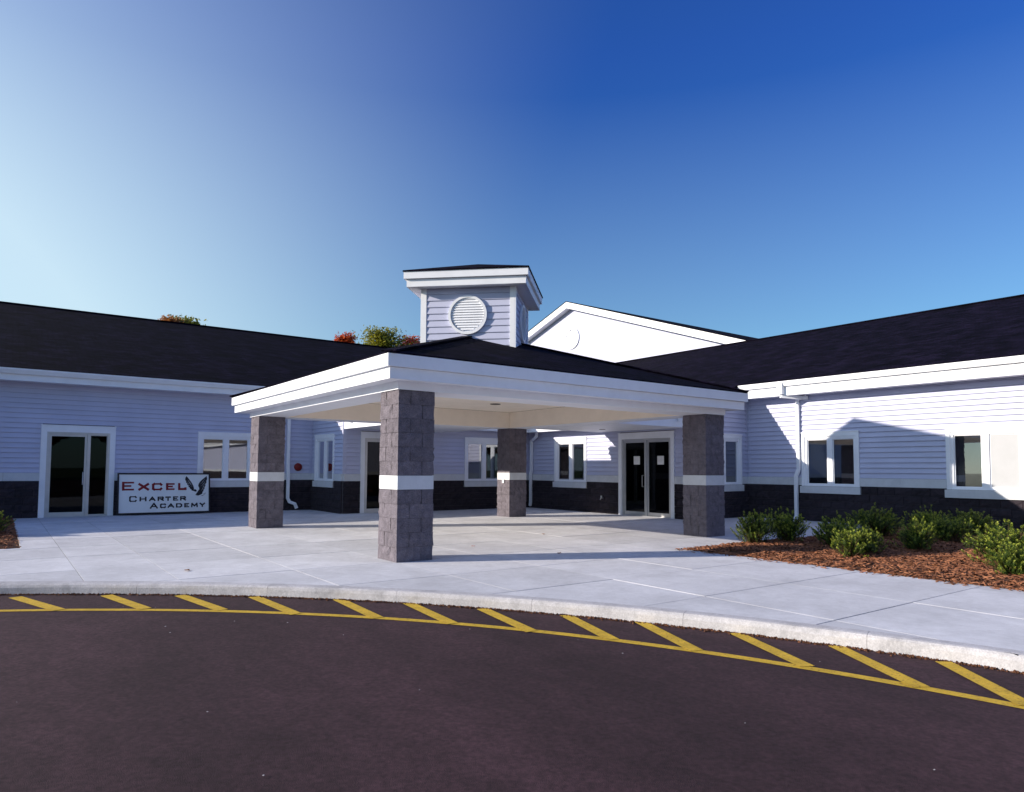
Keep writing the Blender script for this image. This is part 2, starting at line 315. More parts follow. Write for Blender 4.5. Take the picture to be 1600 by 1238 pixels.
# planting beds: mounded mulch base, loose chips on top
def bed_h(x, y): return .02 + .05*noise.noise(Vector((x*.9, y*.9, 0))) + .02*noise.noise(Vector((x*4, y*4, 3)))
def bed(name, x0, x1, y0, y1, n):
    nx = int((x1-x0)/.12); ny = int((y1-y0)/.12); vs = []
    for j in range(ny+1):
        for i in range(nx+1):
            x = x0+(x1-x0)*i/nx; y = y0+(y1-y0)*j/ny; e = min(x-x0, x1-x, y-y0, y1-y)
            vs.append((x, y, -.02+(bed_h(x, y)+.045)*min(1, e/.35)))
    fs = [(j*(nx+1)+i, j*(nx+1)+i+1, (j+1)*(nx+1)+i+1, (j+1)*(nx+1)+i) for j in range(ny) for i in range(nx)]
    o = tag(obj(name, (vs, fs), 'soil', smooth=True), kind='structure')
    g = G()
    for _ in range(n):
        x = random.uniform(x0-.03, x1); y = random.uniform(y0, y1+.03); e = min(x-x0, x1-x, y-y0, y1-y)
        z = -.02+(bed_h(x, y)+.045)*max(.3, min(1, e/.35))+random.uniform(.004, .022)
        if random.random() < .006:
            x = x0-abs(random.gauss(0, .12)); z = .008
        L = random.uniform(.02, .065); wd = random.uniform(.006, .017); t = random.uniform(0, 6.283); k = random.uniform(-.45, .45); r = random.uniform(-.5, .5)
        u = Vector((math.cos(t), math.sin(t), k)).normalized()*L; v = Vector((-math.sin(t), math.cos(t), r)).normalized()*wd; c = Vector((x, y, z)); h = Vector((0, 0, .008))
        g.add([c-u-v, c+u-v*.6, c+u*.9+v, c-u+v*.7, c+h], [(0, 1, 4), (1, 2, 4), (2, 3, 4), (3, 0, 4)])
    return o, g
bedR, gR = bed('planting_bed', 4.745, 12.84, -9, -1.105, 34000)
chips = obj('mulch_chips', gR.vf, 'chip', org=(8, -4, 0)); tag(chips, 'red brown wood mulch chips under the shrubs by the sunlit wing', 'mulch', kind='stuff')
bedL, gL = bed('planting_bed', -9, -4.205, 4.905, 12.74, 7000)
chips = obj('mulch_chips', gL.vf, 'chip', org=(-6, 8, 0)); tag(chips, 'dark mulch chips in the small bed at the far left', 'mulch', kind='stuff')

# ------------------------------------------------------------------ school building
XR, YL, XV, YV, XS, YS = 12.85, 12.75, 10.3, 10.3, 3.5, 3.3
EZ, EY, EX, PT = 3.75, 12.25, 12.35, 1/3
def zL(y): return EZ+(y-EY)*PT
def zR(x): return EZ+(x-EX)*PT
RYL, RXR = 23.35, 22.55
school = empty('school_building', (8, 13, 0), 'long lavender sided school building with black roof and dark block base wrapping the entrance', 'building')

def window_spec(c): return (c-.78, c+.78, .92, 2.32)
def make_window(wl, c, blinds=(0, 0), refl=None):
    a0, a1, z0, z1 = window_spec(c); g = G()
    # casing
    for (p, q, r, s) in ((a0, a0+.085, z0, z1), (a1-.085, a1, z0, z1), (a0+.085, a1-.085, z1-.10, z1)): wl.box(g, p, q, -.02, .045, r, s)
    wl.box(g, a0-.012, a1+.012, -.02, .06, z1, z1+.025)
    # frame inside
    i0, i1, j0, j1 = a0+.085, a1-.085, z0, z1-.10
    for (p, q, r, s) in ((i0, i0+.06, j0, j1), (i1-.06, i1, j0, j1), (i0+.06, i1-.06, j1-.07, j1), (i0+.06, i1-.06, j0, j0+.05), (c-.07, c+.07, j0+.05, j1-.07)): wl.box(g, p, q, -.06, .018, r, s)
    wnd = obj('window', g.vf, 'white', school)
    for k, (p, q) in enumerate(((i0+.06, c-.07), (c+.07, i1-.06))):
        s = G()
        for (x0, x1, y0, y1) in ((p, p+.022, j0+.05, j1-.07), (q-.022, q, j0+.05, j1-.07), (p+.022, q-.022, j0+.05, j0+.072), (p+.022, q-.022, j1-.092, j1-.07)): wl.box(s, x0, x1, -.05, -.012, y0, y1)
        obj('sash', s.vf, 'white', wnd)
        gl = G(); wl.box(gl, p+.01, q-.01, -.038, -.030, j0+.06, j1-.08); obj('pane', gl.vf, 'glass', wnd)
        if blinds[k] == 1:
            bl = G()
            for t in range(34):
                zz = j0+.07+t*.0345; A = [wl.p(p+.03, -.088, zz), wl.p(p+.03, -.076, zz+.031), wl.p(q-.03, -.076, zz+.031), wl.p(q-.03, -.088, zz)]
                bl.add(A, [(0, 1, 2, 3)])
            wl.box(bl, p+.03, q-.03, -.11, -.07, j1-.10, j1-.07)
            for t in (.2, .8): wl.box(bl, p+(q-p)*t-.002, p+(q-p)*t+.002, -.073, -.071, j0+.07, j1-.08)
            obj('blind', bl.vf, 'blind', wnd)
        elif blinds[k] == 2:
            bl = G(); wl.box(bl, p+.005, q-.005, -.028, -.014, j0+.05, j1-.07); obj('blank_panel', bl.vf, 'panel', wnd)
    sg = G(); wl.box(sg, a0-.03, a1+.03, -.05, .085, z0-.185, z0-.006); obj('sill', sg.vf, 'band', wnd)
    return wnd

def make_wall(wl, a0, a1, top, opens, base_opens, single=True, boards=True, thick=.12, zc0=1.145):
    """opens: list of (a0,a1,z0,z1) holes; top: number or f(a) -> z"""
    ft = top if callable(top) else (lambda a: top); tmax = max(ft(a0), ft(a1))
    # sheathing
    g = G(); us = sorted({a0, a1, *[o[0]+.04 for o in opens], *[o[1]-.04 for o in opens]}); us = [u for u in us if a0 <= u <= a1]
    for u0, u1 in zip(us[:-1], us[1:]):
        m = (u0+u1)/2; hs = sorted([(o[2]+.04 if o[2] > .2 else -1, o[3]-.04) for o in opens if o[0]+.04 <= m <= o[1]-.04]); z = -.16
        for h in hs:
            if h[0] > z: wl.box(g, u0, u1, -thick, -.004, z, h[0])
            z = h[1]
        P = lambda d: [wl.p(u0, d, z), wl.p(u1, d, z), wl.p(u1, d, ft(u1)), wl.p(u0, d, ft(u0))]
        g.prism(P(-thick), P(-.004))
    wall = obj('wall', g.vf, 'mortar', school)
    # siding boards
    if boards:
        z = zc0; h = .127
        while z < tmax-.02:
            lo, hi = a0, a1; z1 = min(z+h, tmax); zm = z+h*.5
            if callable(top):
                f0, f1 = ft(a0), ft(a1)
                if min(f0, f1) < zm:
                    t = (zm-f0)/(f1-f0); ac = a0+t*(a1-a0)
                    if f1 > f0: lo = ac
                    else: hi = ac
            segs = [(lo, hi)]
            for o in opens:
                if o[2]-.02 < zm < o[3]+.0:
                    ns = []
                    for s in segs:
                        if o[1] <= s[0] or o[0] >= s[1]: ns.append(s); continue
                        if o[0] > s[0]: ns.append((s[0], o[0]+.03))
                        if o[1] < s[1]: ns.append((o[1]-.03, s[1]))
                    segs = ns
            for s0, s1 in segs:
                if s1-s0 < .03: continue
                g = G(); pr = [(-.004, z+.002), (.034, z+.002), (.036, z+.010), (.004, z1+.004), (-.004, z1+.004)]
                g.prism([wl.p(s0, d, zz) for d, zz in pr], [wl.p(s1, d, zz) for d, zz in pr]); obj('board', g.vf, 'siding', wall)
            z += h
    # base blocks and band
    cur = a0; base = None
    for o in [*sorted(base_opens), (a1, a1)]:
        if o[0] > cur:
            q = obj('block_base', wl.box(G(), cur, o[0], -.11, .012, -.16, .938).vf, 'mortar', school)
            if base is None or o[0]-cur > base_len: base = q; base_len = o[0]-cur
        cur = o[1]
    joined = G()
    for k in range(5):
        z0 = -.062+k*.2; u = a0 - (.2 if k % 2 else 0)
        while u < a1-.01:
            s0, s1 = max(u, a0), min(u+.4, a1); u += .4
            pieces = [(s0, s1)]
            for o in [*base_opens, *[(w[0]-.03, w[1]+.03) for w in opens if w[2] > .2 and z0+.17 > w[2]-.185]]:
                n = []
                for p in pieces:
                    if o[1] <= p[0] or o[0] >= p[1]: n.append(p); continue
                    if o[0] > p[0]: n.append((p[0], o[0]))
                    if o[1] < p[1]: n.append((o[1], p[1]))
                pieces = n
            for p0, p1 in pieces:
                if p1-p0 < .05: continue
                full = abs(p1-p0-.4) < .002; zt = z0
                if single and full:
                    o = bpy.data.objects.new('block', BLK[random.randrange(len(BLK))]); c = wl.p((p0+p1)/2, .012, zt); place(o, c, base); o.rotation_euler = (0, 0, 0 if wl.ax == 'Y' else -math.pi/2)
                else:
                    rough_face(joined, lambda aa, dd, zz: wl.p(p0+aa, .012+dd, zt+zz), p1-p0, .2)
    if joined.v: obj('cut_blocks', joined.vf, 'base', base, kind='stuff')
    # band pieces between openings
    cuts = sorted([(o[0], o[1]) for o in base_opens] + [(o[0]-.0, o[1]+.0) for o in opens if o[2] > .2]); cur = a0
    for o0, o1 in cuts + [(a1, a1)]:
        e = min(o0, a1)
        if e-cur > .03:
            n = max(1, round((e-cur)/.8))
            for q in range(n):
                g = G(); wl.box(g, cur+(e-cur)*q/n+.002, cur+(e-cur)*(q+1)/n-.002, -.02, .052, .94, 1.143); obj('band_stone', g.vf, 'band', base)
        cur = max(cur, o1)
    return wall

def rough_face(g, P, Lw, H, dep=.05, rnd=random):
    """split-face: P(a,d,z) -> world; slab with rough front, 5 x 3 grid"""
    nx, nz = max(2, int(Lw/.08)), 3; ga, gz = .004, .004; idx = {}; vs = []
    for j in range(nz+1):
        for i in range(nx+1):
            edge = i in (0, nx) or j in (0, nz)
            d = dep-.012+rnd.uniform(-.004, .004) if edge else dep+rnd.uniform(-.012, .012)
            aa = ga+(Lw-2*ga)*i/nx; zz = gz+(H-2*gz)*j/nz
            if not edge: aa += rnd.uniform(-.01, .01); zz += rnd.uniform(-.012, .012)
            vs.append(P(aa, d, zz))
    w1 = nx+1; fs = [(j*w1+i, j*w1+i+1, (j+1)*w1+i+1, (j+1)*w1+i) for j in range(nz) for i in range(nx)]
    rim = [i for i in range(w1)] + [j*w1+nx for j in range(1, nz+1)] + [nz*w1+i for i in range(nx-1, -1, -1)] + [j*w1 for j in range(nz-1, 0, -1)]
    k = len(vs)
    for r in rim:
        j, i = divmod(r, w1); vs.append(P(ga+(Lw-2*ga)*i/nx, -.01, gz+(H-2*gz)*j/nz))
    n = len(rim); fs += [(rim[t], k+t, k+(t+1) % n, rim[(t+1) % n]) for t in range(n)]
    g.add(vs, fs)
def block_mesh(i):
    g = G(); rough_face(g, lambda a, d, z: (a-.2, -d, z), .4, .2)
    me = bpy.data.meshes.new('block'); me.from_pydata(*[g.v, [], g.f]); bm = bmesh.new(); bm.from_mesh(me); bmesh.ops.recalc_face_normals(bm, faces=bm.faces); bm.to_mesh(me); bm.free(); me.materials.append(M['base']); return me
BLK = [block_mesh(i) for i in range(8)]

wLW, wLS, wLV, wRV, wRS, wRR = Wall('Y', YL), Wall('X', XS), Wall('Y', YV), Wall('X', XV), Wall('Y', YS), Wall('X', XR)
dL, dLV, dRV = (-3.69, -2.01, 0, 2.37), (4.02, 6.14, 0, 2.37), (3.79, 5.91, 0, 2.37)
D2 = lambda d: [(d[0], d[1])]
make_wall(wLW, -5.2, XS, 3.50, [dL, window_spec(.86)], D2(dL))
make_wall(wLS, YV, YL, lambda a: zL(a)-.13, [window_spec(11.70)], [], single=False)
make_wall(wLV, XS, XV, 2.60, [dLV, window_spec(8.42)], D2(dLV), single=False)
make_wall(wRV, YS, YV, 2.60, [dRV, window_spec(8.10)], D2(dRV))
make_wall(wRS, XV, XR, lambda a: zR(a)-.13, [window_spec(11.75)], [], single=False)
make_wall(wRR, -5.2, YS, 3.42, [window_spec(.82), window_spec(-2.73)], [])
make_window(wLW, .86, (0, 0)); make_window(wLS, 11.70); make_window(wLV, 8.42); make_window(wRV, 8.10, (1, 1)); make_window(wRS, 11.75)
make_window(wRR, .82, (1, 1)); make_window(wRR, -2.73, (2, 1))

# far stretches of both wings, out of the frame but in the window reflections and the shade
def far_wall(wl, a0, a1, top):
    g = G(); wl.box(g, a0, a1, -.12, .0, 1.14, top); n = int((top-1.15)/.127)
    for k in range(n):
        z = 1.145+k*.127; pr = [(0, z), (.02, z), (.005, z+.128), (0, z+.128)]
        g.prism([wl.p(a0, d, zz) for d, zz in pr], [wl.p(a1, d, zz) for d, zz in pr])
    o = obj('wall', g.vf, 'siding', school)
    b = G(); wl.box(b, a0, a1, -.12, .05, -.16, .94); obj('block_base', b.vf, 'base', school)
    b = G(); wl.box(b, a0, a1, -.02, .052, .94, 1.143); obj('band', b.vf, 'band', school)
far_wall(wLW, -26, -5.2, 3.5); far_wall(wRR, -46, -5.2, 3.42)
g = G(); g.box(-26.2, -26, YL, 34.2, -.16, 3.6); g.box(-26.2, 33, 34.2, 34.4, -.16, 3.7); g.box(32.4, 32.6, -46, 34.2, -.16, 3.7); g.box(XR+.1, 32.4, -46.2, -46, -.16, 3.6)
obj('rear_wall', g.vf, 'siding', school)
g = G(); g.box(-26, 32, YL+.05, 34, -.10, .0); g.box(XR+.1, 32, -46, YL, -.10, .0); g.box(XS+.1, XR+.1, YV+.1, YL+.04, -.1, 0); g.box(XV+.1, XR+.09, YS+.1, YV+.1, -.1, 0)
obj('floor', g.vf, 'floor', school)

# corner boards
def corner(wl, a, z0, z1, wd=.09):
    g = G(); wl.box(g, a, a+wd, -.01, .03, z0, z1); return obj('corner_trim', g.vf, 'siding', school)
corner(wLS, YV-.032, 1.143, 2.75, .085); corner(wLV, XS-.0, 1.143, 2.46, .085)
corner(wLS, YL-.10, 1.143, 3.5, .05); corner(wLW, XS-.11, 1.143, 3.5, .05)
corner(wRV, YS-.032, 1.143, 2.46, .085); corner(wRS, XV, 1.143, 2.75, .085)
corner(wRR, YS-.10, 1.143, 3.42, .05); corner(wRS, XR-.11, 1.143, 3.42, .05)

# doors
def make_door(wl, d, split, name_pull):
    a0, a1, z0, z1 = d; g = G()
    for (p, q, r, s) in ((a0, a0+.13, 0, z1), (a1-.13, a1, 0, z1), (a0+.13, a1-.13, z1-.16, z1)): wl.box(g, p, q, -.05, .05, r, s)
    wl.box(g, a0-.012, a1+.012, -.02, .065, z1, z1+.025)
    door = obj('door', g.vf, 'white', school)
    i0, i1, j1 = a0+.13, a1-.13, z1-.16; fr = G()
    for (p, q, r, s) in ((i0, i0+.05, .0, j1), (i1-.05, i1, .0, j1), (i0+.05, i1-.05, j1-.05, j1), (split-.03, split+.03, .0, j1-.05)): wl.box(fr, p, q, -.09, .02, r, s)
    wl.box(fr, i0+.05, i1-.05, -.09, .035, -.005, .018)
    obj('door_frame', fr.vf, 'alu', door)
    for (p, q) in ((i0+.05, split-.03), (split+.03, i1-.05)):
        s = .055 if q-p > .6 else .02; lf = G()
        for (x0, x1, y0, y1) in ((p+.003, p+s, .02, j1-.054), (q-s, q-.003, .02, j1-.054), (p+s, q-s, .02, .12 if s > .03 else .05), (p+s, q-s, j1-.054-s, j1-.054)): wl.box(lf, x0, x1, -.06, -.012, y0, y1)
        if s > .03: wl.box(lf, p+s, q-s, -.058, -.044, .86, .88)
        obj('door_leaf', lf.vf, 'alu', door)
        gl = G(); wl.box(gl, p+s-.01, q-s+.01, -.039, -.032, .1 if s > .03 else .04, j1-.05-s); obj('pane', gl.vf, 'dglass', door)
    for s in name_pull:
        h = G(); h.tube([wl.p(s, -.01, .84), wl.p(s, .05, .84), wl.p(s, .05, 1.16), wl.p(s, -.01, 1.16)], .011, .011, 8); obj('pull_handle', h.vf, 'alu', door, smooth=True)
    return door
make_door(wLW, dL, -2.63, [-2.74]); make_door(wLV, dLV, 5.08, [4.97, 5.19]); make_door(wRV, dRV, 4.85, [4.74, 4.96])

# roofs
def roof(name, poly, m, t=.07, parent=school): return obj(name, G().slab(poly, t).vf, m, parent)
e = .05
roof('roof', [(-26.5, EY-e, zL(EY-e)), (XS-.12, EY-e, zL(EY-e)), (XS-.12, 9.7-e, zL(9.7-e)), (9.8-e, 9.7-e, zL(9.7-e)), (23.45, RYL, zL(RYL)), (-26.5, RYL, zL(RYL))], 'roofY')
roof('roof', [(9.8-e, 9.7-e, zR(9.8-e)), (9.8-e, YS-.12, zR(9.8-e)), (EX-e, YS-.12, zR(EX-e)), (EX-e, -46.5, zR(EX-e)), (RXR, -46.5, zR(RXR)), (RXR, 22.45, zR(RXR))], 'roofX')
roof('roof', [(-26.5, RYL+.002, zL(RYL)), (23.45, RYL+.002, zL(RYL)), (34, 34.6, zL(RYL)-(34.6-RYL)*PT), (-26.5, 34.6, zL(RYL)-(34.6-RYL)*PT)], 'roofY')
roof('roof', [(RXR+.002, -46.5, zR(RXR)), (RXR+.002, 22.45, zR(RXR)), (33, 33, zR(RXR)-(33-RXR)*PT), (33, -46.5, zR(RXR)-(33-RXR)*PT)], 'roofX')
g = G(); g.tube([(-26.5, RYL, zL(RYL)+.0), (22, RYL, zL(RYL)+.0)], .13, .02, 4, side=(0, 1, 0)); obj('ridge_cap', g.vf, 'roofY', school)
g = G(); g.tube([(RXR, -46.5, zR(RXR)), (RXR, 22, zR(RXR))], .13, .02, 4, side=(1, 0, 0)); obj('ridge_cap', g.vf, 'roofX', school)

# eaves: soffit, fascia board, gutter
def eave(ax, c, a0, a1, zt, fb, over, wallc, gut=True):
    wl = Wall(ax, c)                          # c = eave line
    g = G(); wl.box(g, a0, a1, -over+.024, -.025, fb+.015, fb+.035); obj('soffit', g.vf, 'white', school)
    g = G(); wl.box(g, a0, a1, -.025, 0, fb, zt-.085); obj('fascia', g.vf, 'white', school)
    if gut:
        pr = [(.002, zt-.145), (.065, zt-.145), (.085, zt-.10), (.112, zt-.045), (.112, zt-.012), (.104, zt-.012), (.104, zt-.04), (.07, zt-.10), (.055, zt-.135), (.002, zt-.135)]
        g = G(); g.prism([wl.p(a0, d, z) for d, z in pr], [wl.p(a1, d, z) for d, z in pr]); obj('gutter', g.vf, 'white', school)
eave('Y', EY, -26.5, XS-.14, 3.745, 3.44, .5, YL)
eave('X', EX, -46.5, YS-.14, 3.72, 3.33, .5, XR)
eave('Y', 9.7, 6.73, 9.8, 2.88, 2.55, .6, YV, True)
eave('X', 9.8, 6.63, 9.7, 2.88, 2.55, .5, XV, True)
# raking boards on the two return walls
for (x, y0, y1, f, ax) in ((XS, 9.7, EY+.5, zL, 'X'), (YS, 9.8, EX+.5, zR, 'Y')):
    wl = Wall(ax, x); P = lambda d: [wl.p(y0, d, f(y0)-.30), wl.p(y1, d, f(y1)-.30), wl.p(y1, d, f(y1)-.075), wl.p(y0, d, f(y0)-.075)]
    obj('rake_board', G().prism(P(.024), P(.085)).vf, 'white', school)

# roofed links between canopy and doors
def link(x0, x1, y0, y1, ridge_x):
    g = G(); g.box(x0, x1, y0, y1, 2.46, 2.475); obj('link_soffit', g.vf, 'white', school)
    g = G()
    for q in ((x0, x1, y0-.025, y0), (x0, x1, y1, y1+.025)) if ridge_x else ((x0-.025, x0, y0, y1), (x1, x1+.025, y0, y1)):
        obj('link_fascia', G().box(*q, 2.45, 2.86).vf, 'white', school)
    o = .08
    if ridge_x: m = (y0+y1)/2; P = lambda x: [(x, y0-o, 2.87), (x, y1+o, 2.87), (x, m, 3.02)]; obj('link_roof', G().prism(P(x0-.25), P(x1+.6)).vf, 'roofY', school)
    else: m = (x0+x1)/2; P = lambda y: [(x0-o, y, 2.87), (x1+o, y, 2.87), (m, y, 3.02)]; obj('link_roof', G().prism(P(y0-.25), P(y1+.6)).vf, 'roofX', school)
link(7.66, XV-.03, YS+.02, 6.60, True)
link(XS+.02, 6.70, 7.50, YV-.03, False)
g = G(); g.add(*(lambda n: ([(9.22+.09*math.cos(6.283*i/n), 5.51+.09*math.sin(6.283*i/n), 2.452) for i in range(n)]+[(9.22+.09*math.cos(6.283*i/n), 5.51+.09*math.sin(6.283*i/n), 2.46) for i in range(n)], [tuple(range(n)), tuple(range(n, 2*n))]+[(i, (i+1) % n, n+(i+1) % n, n+i) for i in range(n)]))(20)); obj('recessed_light', g.vf, 'lamp', school)

# downspouts
def downspout(pts, straps=(), name='downspout', side=(1, 0, 0)):
    g = G(); g.tube(pts, .045, .033, 4, side=side); o = obj(name, g.vf, 'white', school)
    return o
wl = wLW
downspout([(2.69, EY-.06, 3.62), (2.69, EY-.06, 3.40), (2.69, YL-.08, 3.05), (2.69, YL-.08, 1.30), (2.69, YL-.115, 1.18), (2.69, YL-.115, .38), (2.74, YL-.13, .26), (2.90, YL-.16, .20), (2.96, YL-.17, .06)])
downspout([(10.10, 9.63, 2.75), (10.10, 9.63, 2.42), (XV-.08, 10.06, 2.28), (XV-.08, 10.06, 1.25), (XV-.11, 10.06, 1.16), (XV-.11, 10.06, .20), (XV-.16, 10.02, .07)], side=(0, 1, 0))
downspout([(XR-.10, 1.40, 3.30), (XR-.08, 1.66, 3.24), (XR-.08, 1.66, 1.36), (XR-.115, 1.72, 1.17), (XR-.115, 1.72, .10), (XR-.18, 1.72, .03)], side=(0, 1, 0))
g = G(); g.box(EX-.13, EX+.02, 1.78, 1.93, 3.36, 3.70); g.tube([(EX-.05, 1.85, 3.40), (EX-.05, 1.85, 3.30), (XR-.15, 1.50, 3.27), (XR-.05, 1.38, 3.27)], .045, .035, 4, side=(0, 0, 1)); obj('gutter_outlet', g.vf, 'white', school)
# hose tap on the block base
g = G(); g.tube([(XV-.06, 6.55, .46), (XV-.15, 6.55, .46), (XV-.17, 6.55, .41)], .018, .018, 8); g.tube([(XV-.13, 6.55, .46), (XV-.13, 6.55, .53)], .028, .028, 8); obj('hose_tap', g.vf, 'alu', school)

# ------------------------------------------------------------------ entrance canopy
Lx, Ly, A = 6.778, 6.618, .586
canopy = empty('entrance_canopy', (3.69, 3.6, 0), 'white square entrance canopy on four block columns with a black hipped roof and cupola', 'canopy')
PC = 2.44/12
def corner_block(flip):
    """pinwheel block: long face on y=0 side, end on x=0; size .39 x .195"""
    g = G(); LX, LY, H = .39, .196, .2
    def grid(P, nx, nz):
        vs = []
        for j in range(nz+1):
            for i in range(nx+1): vs.append(P(i/nx, j/nz, i in (0, nx) or j in (0, nz)))
        return vs, [(j*(nx+1)+i, j*(nx+1)+i+1, (j+1)*(nx+1)+i+1, (j+1)*(nx+1)+i) for j in range(nz) for i in range(nx)]
    seed = random.random()*100
    def rr(x, y, z, edge):
        k = noise.noise(Vector((x*14+seed, y*14, z*16)))*.013+noise.noise(Vector((x*40+seed, y*40, z*40)))*.012
        return k-(.003 if edge else 0)
    gz = .002
    def Pf(s, t, e): x = -.0+(LX-.004)*s; z = gz+(H-2*gz)*t; d = rr(x, 0, z, e); return (x-(rr(0, 0, z, True) if s == 0 else 0), -d, z)
    def Pe(s, t, e): y = (LY-.004)*(1-s); z = gz+(H-2*gz)*t; d = rr(0, y, z, e); return (-(d if s < 1 else rr(0, 0, z, True)), y if s < 1 else -rr(0, 0, z, True), z)
    a, b = grid(Pf, 6, 3), grid(Pe, 3, 3); g.add(*a); g.add(*b)
    # back, right, top and bottom closings
    tl = [a[0][3*7+i] for i in range(7)]; bl = [a[0][i] for i in range(7)]
    te = [b[0][3*4+i] for i in range(4)]; be = [b[0][i] for i in range(4)]
    xr, yb = LX-.004, LY-.004
    g.add(tl+[(xr, yb, H-gz)]+te, [tuple(range(12))]); g.add(bl+[(xr, yb, gz)]+be, [tuple(range(12))])
    vs, fs = g.v, g.f
    if flip: vs = [(y, x, z) for x, y, z in vs]
    me = bpy.data.meshes.new('block'); me.from_pydata(vs, [], fs); bm = bmesh.new(); bm.from_mesh(me); bmesh.ops.remove_doubles(bm, verts=bm.verts, dist=.0005); bmesh.ops.recalc_face_normals(bm, faces=bm.faces); bm.to_mesh(me); bm.free(); me.materials.append(M['block']); return me
CB = [[corner_block(False) for _ in range(5)], [corner_block(True) for _ in range(5)]]
for (cx, cy, lab) in ((0, 0, 'front column nearest the kerb'), (0, Ly, 'left column beside the wall sign'), (Lx, Ly, 'rear column in the shade of the canopy'), (Lx, 0, 'right column beside the shrubs')):
    g = G(); g.box(cx+.016, cx+A-.016, cy+.016, cy+A-.016, -.05, 2.44); col = obj('column', g.vf, 'mortar', canopy); col['label'] = lab
    for k in range(12):
        if k == 5:
            g = G(); g.box(cx+.002, cx+A-.002, cy+.002, cy+A-.002, 5*PC+.003, 6*PC-.003); obj('band', g.vf, 'band', col); continue
        for q in range(4):
            me = random.choice(CB[k % 2]); o = bpy.data.objects.new('block', me)
            ang = q*math.pi/2; c, s = round(math.cos(ang)), round(math.sin(ang)); px, py = -A/2, -A/2
            place(o, (cx+A/2+c*px-s*py, cy+A/2+s*px+c*py, k*PC), col); o.rotation_euler = (0, 0, ang); o.scale = (1, 1, PC/.2)
    if (cx, cy) == (Lx, Ly):
        g = G(); g.box(cx-.022, cx-.004, cy+.24, cy+.32, .93, 1.03); obj('outlet_cover', g.vf, 'white', col)
x0, x1, y0, y1 = 0, Lx+A, 0, Ly+A
def cring(name, prof, m, parent=canopy): return obj(name, G().ring((x0, x1, y0, y1), prof).vf, m, parent)
cring('beam', [(.02, 2.442), (.02, 2.62), (-A-.01, 2.62), (-A-.01, 2.442)], 'white')
cring('beam_lining', [(-A-.012, 2.446), (-A-.012, 2.872), (-A-.03, 2.872), (-A-.03, 2.446)], 'ceil')
cring('soffit', [(.27, 2.56), (.27, 2.575), (.021, 2.575), (.021, 2.56)], 'white')
cring('fascia', [(.285, 2.548), (.285, 2.708), (.26, 2.708), (.26, 2.548)], 'white')
cring('fascia', [(.34, 2.712), (.34, 2.885), (.262, 2.885), (.262, 2.712)], 'white')
g = G(); g.box(x0+A+.035, x1-A-.035, y0+A+.035, y1-A-.035, 2.875, 2.89); ceil = obj('ceiling', g.vf, 'ceil', canopy)
for (lx, ly) in ((5.0, 4.77), (2.35, 4.77), (2.35, 2.2), (5.0, 2.2)):
    n = 24; g = G(); g.prism([(lx+.125*math.cos(6.283*i/n), ly+.125*math.sin(6.283*i/n), 2.862) for i in range(n)], [(lx+.125*math.cos(6.283*i/n), ly+.125*math.sin(6.283*i/n), 2.8745) for i in range(n)]); obj('recessed_light', g.vf, 'lamp', ceil)
# inner seams of the ceiling lining
for (cx, cy) in ((x1-A-.035, y1-A-.035),):
    g = G(); g.box(cx-.012, cx, cy-.012, cy, 2.45, 2.874); obj('corner_trim', g.vf, 'ceil', canopy)
ex0, ex1, ey0, ey1 = x0-.336, x1+.336, y0-.336, y1+.336; ax, ay = (ex0+ex1)/2, (ey0+ey1)/2; az_ = 2.89+.333*(ey1-ey0)/2
cs = [(ex0, ey0), (ex1, ey0), (ex1, ey1), (ex0, ey1)]
for i in range(4):
    a, b = cs[i], cs[(i+1) % 4]
    obj('roof', G().prism([(*a, 2.887), (*b, 2.887), (ax, ay, az_-.03)], [(*a, 2.908), (*b, 2.908), (ax, ay, az_)]).vf, 'roofY' if i % 2 == 0 else 'roofX', canopy)
    g = G(); g.tube([(*a, 2.915), (ax, ay, az_+.01)], .11, .012, 4, side=((a[1]-ay), -(a[0]-ax), 0)); obj('hip_cap', g.vf, 'roofY', canopy)
# cupola, turned 45 degrees on the canopy roof
CX, CY, H = 3.70, 3.61, .955
cg = G(); c45 = math.sqrt(.5)
def cp(a, d, z, k):                          # k-th face: a along the face, d outwards from the wall plane
    t = math.radians(225+90*k); nx, ny = math.cos(t), math.sin(t); ux, uy = -ny, nx
    return (CX+nx*(H+d)+ux*a, CY+ny*(H+d)+uy*a, z)
class CW(Wall):
    def __init__(s, k): s.k = k
    def p(s, a, d, z): return cp(a, d, z, s.k)
    def box(s, g, a0, a1, d0, d1, z0, z1):
        return g.prism([s.p(a0, d0, z0), s.p(a1, d0, z0), s.p(a1, d1, z0), s.p(a0, d1, z0)], [s.p(a0, d0, z1), s.p(a1, d0, z1), s.p(a1, d1, z1), s.p(a0, d1, z1)])
base = G(); base.prism([cp(-H, 0, 3.2, k) for k in range(4)], [cp(-H, 0, 5.0, k) for k in range(4)])
cup = obj('cupola', base.vf, 'siding', canopy)
